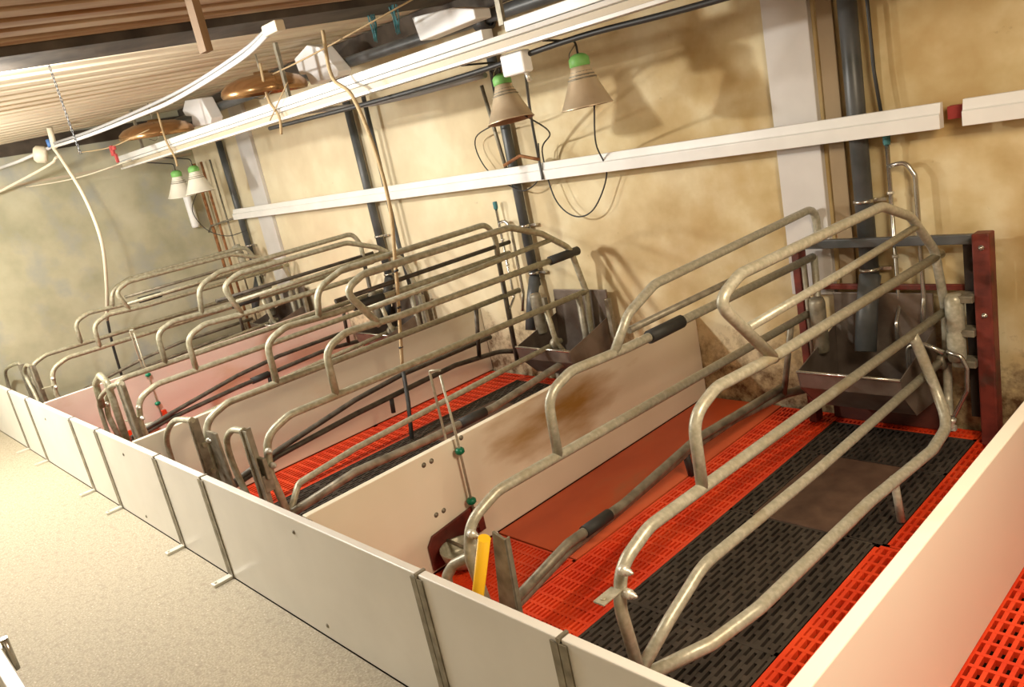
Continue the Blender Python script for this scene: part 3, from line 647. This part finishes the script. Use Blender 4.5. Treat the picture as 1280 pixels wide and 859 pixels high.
# ------------------------------------------------------------------ cables, conduits, boxes
def hang(name, pts, r, m, label, cat, rad=.1, seg=8, n=8):
    b = T1(spline(pts) if len(pts) > 2 and rad else pts, r, 0, seg=seg); return tag(obj(name, b, m, None, pts[-1]), label, cat)
hang('conduit', [(-5.3, 1.86, 2.05), (-2.8, 1.86, 2.055), (-1.5, 1.86, 1.965), (-.55, 1.86, 1.95)], .015, M['greypipe'], 'grey conduit below the upper white channel with pipe clips', 'conduit')
hang('cable_bundle', [(-2.6, 1.70, 1.985), (-1.4, 1.73, 1.965), (-.5, 1.75, 1.965), (.2, 1.75, 1.985), (1.0, 1.75, 1.97), (3.0, 1.75, 1.99)], .013, M['cable'], 'black cable bundle slung along the underside of the upper white channel', 'cable', .3)
hang('hanging_cable', [(-.60, 1.95, 1.97), (-.80, 2.2, 1.75), (-1.38, 2.44, 1.65), (-1.35, 2.44, 1.46), (-1.15, 2.44, 1.32), (-1.0, 2.42, 1.285), (-.86, 2.42, 1.36), (-.80, 2.4, 1.55)], .0042, M['cable'], 'thin black cable looping left of and below the second drop pipe', 'cable', .12)
hang('hanging_cable', [(-.45, 1.98, 1.72), (-.60, 2.3, 1.60), (-.82, 2.44, 1.50), (-.79, 2.44, 1.22), (-.66, 2.44, 1.10), (-.50, 2.44, 1.13), (-.36, 2.44, 1.32), (-.28, 2.3, 1.50), (.05, 1.95, 1.70)], .0045, M['cable'], 'thin black cable hanging in a U below the lower rail between two tan lamps', 'cable', .12)
hang('hanging_cable', [(-.30, 1.9, 1.96), (-.62, 2.2, 1.72), (-.80, 2.38, 1.50), (-.80, 2.38, 1.34)], .008, M['darkpipe'], 'dark stiff cable from the white junction box down to the lower rail', 'cable', .1)
hang('hanging_cable', [(-4.75, 1.98, 1.68), (-5.3, 2.1, 1.50), (-5.35, 2.2, 1.30), (-5.15, 2.3, 1.2), (-4.9, 2.4, 1.22)], .004, M['cable'], 'thin dark cable looping beneath the two far white lamps', 'cable', .15)
t = thing('junction_box', 'small white junction box on the underside of the upper white channel', 'box', (-.19, 1.72, 1.93))
obj('body', B1(-.26, -.11, 1.70, 1.76, 1.90, 2.0), M['box'], t, None, .01)
obj('gland', T1([(-.13, 1.73, 1.90), (-.12, 1.73, 1.86)], .012, 0), M['bolt'], t)
b = T1([(-1.02, 2.30, 1.46), (-.90, 2.33, 1.50), (-.78, 2.36, 1.46)], .010, .03)
tag(obj('pipe_clamp_arm', b, M['rust'], None, (-.9, 2.33, 1.46)), 'brown clamp arm holding the second drop pipe above the lower rail', 'bracket')

# feed rope from the channel, cream above and black below
t = thing('drop_hose', 'tan hose hanging from the ceiling past the rails into the second pen, black lower end', 'hose', (-1.45, 1.5, .03))
obj('upper_hose', T1(spline([(-1.36, 1.5, 2.37), (-1.38, 1.5, 2.13), (-1.23, 1.5, 2.00), (-1.14, 1.5, 1.69), (-1.13, 1.5, 1.38), (-1.20, 1.5, 1.10), (-1.26, 1.5, .88), (-1.40, 1.5, .42)]), .0105, 0, seg=10), M['rope'], t)
obj('lower_hose', T1([(-1.395, 1.5, .43), (-1.35, 1.45, .22), (-1.285, 1.37, .02)], .013, .1, seg=10), M['rubber'], t)
b = bm_new()
for p in ((-1.215, 1.5, 1.02), (-1.275, 1.5, .80), (-1.36, 1.5, .55)): lathe(b, [(.010, 0), (.0145, 0), (.0145, .012), (.010, .012)], p, (-.2, 0, 1), 10)
obj('cable_tie', b, M['cable'], t)
hang('short_rope', [(-2.31, 1.60, 2.37), (-2.33, 1.60, 2.16), (-2.25, 1.60, 2.03), (-2.28, 1.60, 1.92)], .009, M['rope'], 'knotted tan rope hanging over the upper white channel by the copper dish', 'rope', .05)
hang('short_rope', [(-4.15, 1.60, 2.34), (-4.15, 1.60, 2.12), (-4.08, 1.60, 1.98), (-4.08, 1.60, 1.90)], .009, M['rope'], 'tan rope over the upper white channel beside the far dish', 'rope', .05)
hang('thin_cord', [(-2.36, 1.59, 2.02), (-2.0, 1.58, 2.20)], .004, M['rope'], 'thin diagonal cord stretched over the upper channel below the tilted white box', 'cord', 0)
# white cable bundle across the ceiling and its drop
t = thing('white_cable_bundle', 'bundle of white and grey cables slung under the ceiling at upper left', 'cable', (-3, 1.0, 2.25))
obj('bundle', T1(spline([(-1.03, 1.0, 2.325), (-1.40, 1.0, 2.27), (-2.30, 1.0, 2.22), (-3.0, 1.0, 2.22), (-3.85, 1.0, 2.23), (-4.6, 1.0, 2.25), (-5.05, 1.0, 2.27)]), .0125, 0), M['whitecable'], t)
obj('grey_cable', T1(spline([(-1.03, 1.0, 2.345), (-1.40, 1.0, 2.295), (-2.30, 1.0, 2.25), (-3.85, 1.0, 2.255), (-5.0, 1.0, 2.29)]), .010, 0), M['greypipe'], t)
obj('tail', T1([(-5.05, 1.0, 2.27), (-5.4, .8, 2.22), (-5.88, .62, 2.20)], .014, .2), M['whitecable'], t)
obj('end_tape', B1(-1.07, -.93, .98, 1.03, 2.31, 2.36), M['hose'], t, None, .008)
b = bm_new(); lathe(b, [(0, 0), (.06, 0), (.07, .02), (.07, .08), (.05, .10), (0, .10)], (-5.12, .97, 2.22), (-.3, -.8, .2), 20)
tag(obj('round_junction_box', b, M['hose'], None, (-5.12, .97, 2.22)), 'round cream junction box where white cables meet at upper left', 'box')
hang('wooden_stick', [(-4.92, 1.0, 2.415), (-4.96, 1.0, 2.25)], .024, M['hose'], 'short pale stick standing above the cream junction box', 'stick', 0)
hang('blue_plug', [(-5.03, .99, 2.33), (-5.02, .99, 2.27)], .022, M['blue'], 'small blue plug beside the pale stick at upper left', 'plug', 0)
t = thing('drop_hose', 'cream hose hanging from the round junction box into the farthest pen', 'hose', (-5.28, 1, .1))
obj('upper_hose', T1(spline([(-5.0, 1, 2.26), (-4.89, 1, 2.16), (-4.62, 1, 1.82), (-4.56, 1, 1.46), (-4.78, 1, 1.12), (-5.15, 1, .74)]), .0145, 0), M['hose'], t)
obj('lower_hose', T1(spline([(-5.14, 1, .75), (-5.24, 1, .5), (-5.30, 1, .12)]), .012, 0), M['rubber'], t)
hang('sagging_rope', [(-5.86, .55, 1.98), (-5.2, .95, 2.13), (-5.0, 1.0, 2.18)], .012, M['hose'], 'cream rope sagging to the left edge below the junction box', 'rope', .2)
hang('sagging_rope', [(-5.86, .9, 2.02), (-5.3, 1.2, 2.0), (-4.9, 1.55, 2.05)], .006, M['hose'], 'thin cream cord running from the end wall to the upper channel end', 'cord', .3)
b = bm_new()
pp = [Vector((-1.69, .2, zc(.2))), Vector((-1.68, .2, 2.24)), Vector((-1.675, .2, 2.10)), Vector((-1.66, .2, 1.97))]
for i in range(24):
    s = i / 23 * 3; k = min(2, int(s)); f = s - k; p = pp[k].lerp(pp[k + 1], f); a = math.pi / 2 * (i % 2)
    d = Vector((math.cos(a) * .0035, math.sin(a) * .0035, 0)); q = (pp[k + 1] - pp[k]).normalized() * .011
    tube(b, [p - q + d, p + q + d], .0018, 0, seg=5)
    tube(b, [p - q - d, p + q - d], .0018, 0, seg=5)
tag(obj('hanging_chain', b, M['cable'], None, tuple(pp[-1])), 'thin dark chain hanging from the ceiling at upper left', 'chain')
b = bm_new(); bx(b, -4.42, -4.36, 1.24, 1.26, 2.08, 2.16); bx(b, -4.38, -4.31, 1.24, 1.26, 2.12, 2.15); bx(b, -4.36, -4.33, 1.24, 1.26, 2.02, 2.09)
tag(obj('red_clip', b, M['redclip'], None, (-4.38, 1.25, 2.15), .004), 'small faded red clip hanging on a cord near the end wall', 'clip')
hang('thin_cord', [(-4.9, 1.15, 2.18), (-4.38, 1.25, 2.15), (-3.9, 1.4, 2.20)], .004, M['rope'], 'thin cord that carries the small red clip', 'cord', .1)
hang('ceiling_string', [(-.5, 1.7, 2.40), (-1.6, 1.6, 2.30), (-2.4, 1.7, 2.30)], .005, M['rope'], 'brown string stretched under the ceiling past the teal twine', 'string', .1)
for xx, yy, ll, n_ in ((-1.46, 1.9, 'left tuft of teal twine hanging from the ceiling', 0), (-1.23, 1.9, 'right tuft of teal twine hanging from the ceiling', 1)):
    b = bm_new(); rnd = random.Random(n_)
    for i in range(16):
        a, c_ = rnd.uniform(-.045, .045), rnd.uniform(-.02, .02)
        tube(b, [(xx + a, yy + c_, zc(yy)), (xx + a * .6 + .01, yy + c_, 2.39), (xx + a * .5, yy, 2.30 + rnd.uniform(-.01, .02))], .0022, 0, seg=4)
    tag(obj('twine_tuft', b, M['teal'], None, (xx, yy, 2.3)), ll, 'twine', 'teal twine under the ceiling')

# rusty pipes and bottle at the far corner
for x, r_, m_, lab in ((-5.80, .016, 'rust', 'left rusty vertical pipe in the far corner'), (-5.62, .013, 'rust', 'right rusty vertical pipe in the far corner'), (-5.40, .009, 'galv_dirty', 'thin grey vertical pipe beside the rusty far corner pipes')):
    tag(obj('corner_pipe', T1([(x, 2.46, 1.95), (x, 2.46, .004)], r_, 0), M[m_], None, (x, 2.46, .3)), lab, 'pipe')
b = bm_new(); lathe(b, [(0, 0), (.035, 0), (.04, .02), (.04, .38), (.02, .42), (0, .42)], (-5.86 + .03, 2.30, 1.32), seg=16)
tag(obj('white_cylinder', b, M['box'], None, (-5.83, 2.30, 1.32)), 'long white cylinder hanging in the far corner below the two white lamps', 'cylinder')
b = T1([(-5.15, 2.43, 1.35), (-5.78, 2.43, 1.30), (-5.86, 2.43, 1.24)], .01, .03)
tag(obj('bent_pipe', b, M['galv_dirty'], None, (-5.2, 2.43, 1.3)), 'thin horizontal pipe joining the lower rail end to the far corner', 'pipe')
b = bm_new(); tube(b, [(-4.93, 2.28, 1.02), (-4.80, 2.24, .82)], .032, 0); tube(b, [(-4.97, 2.28, 1.10), (-4.93, 2.28, 1.0)], .04, 0)
tag(obj('pale_funnel', b, M['galv'], None, (-4.9, 2.28, 1.0)), 'pale bent spout at the foot of the far drop pipe', 'spout')
# splinter-like clip and small debris on red mat
b = bm_new(); lathe(b, [(0, 0), (.008, 0), (.006, .01), (0, .012)], (.045, .84, .005), seg=8)
tag(obj('white_crumb', b, M['box'], None, (.045, .84, .005)), 'tiny white crumb on the edge of the nearest red mat', 'crumb')
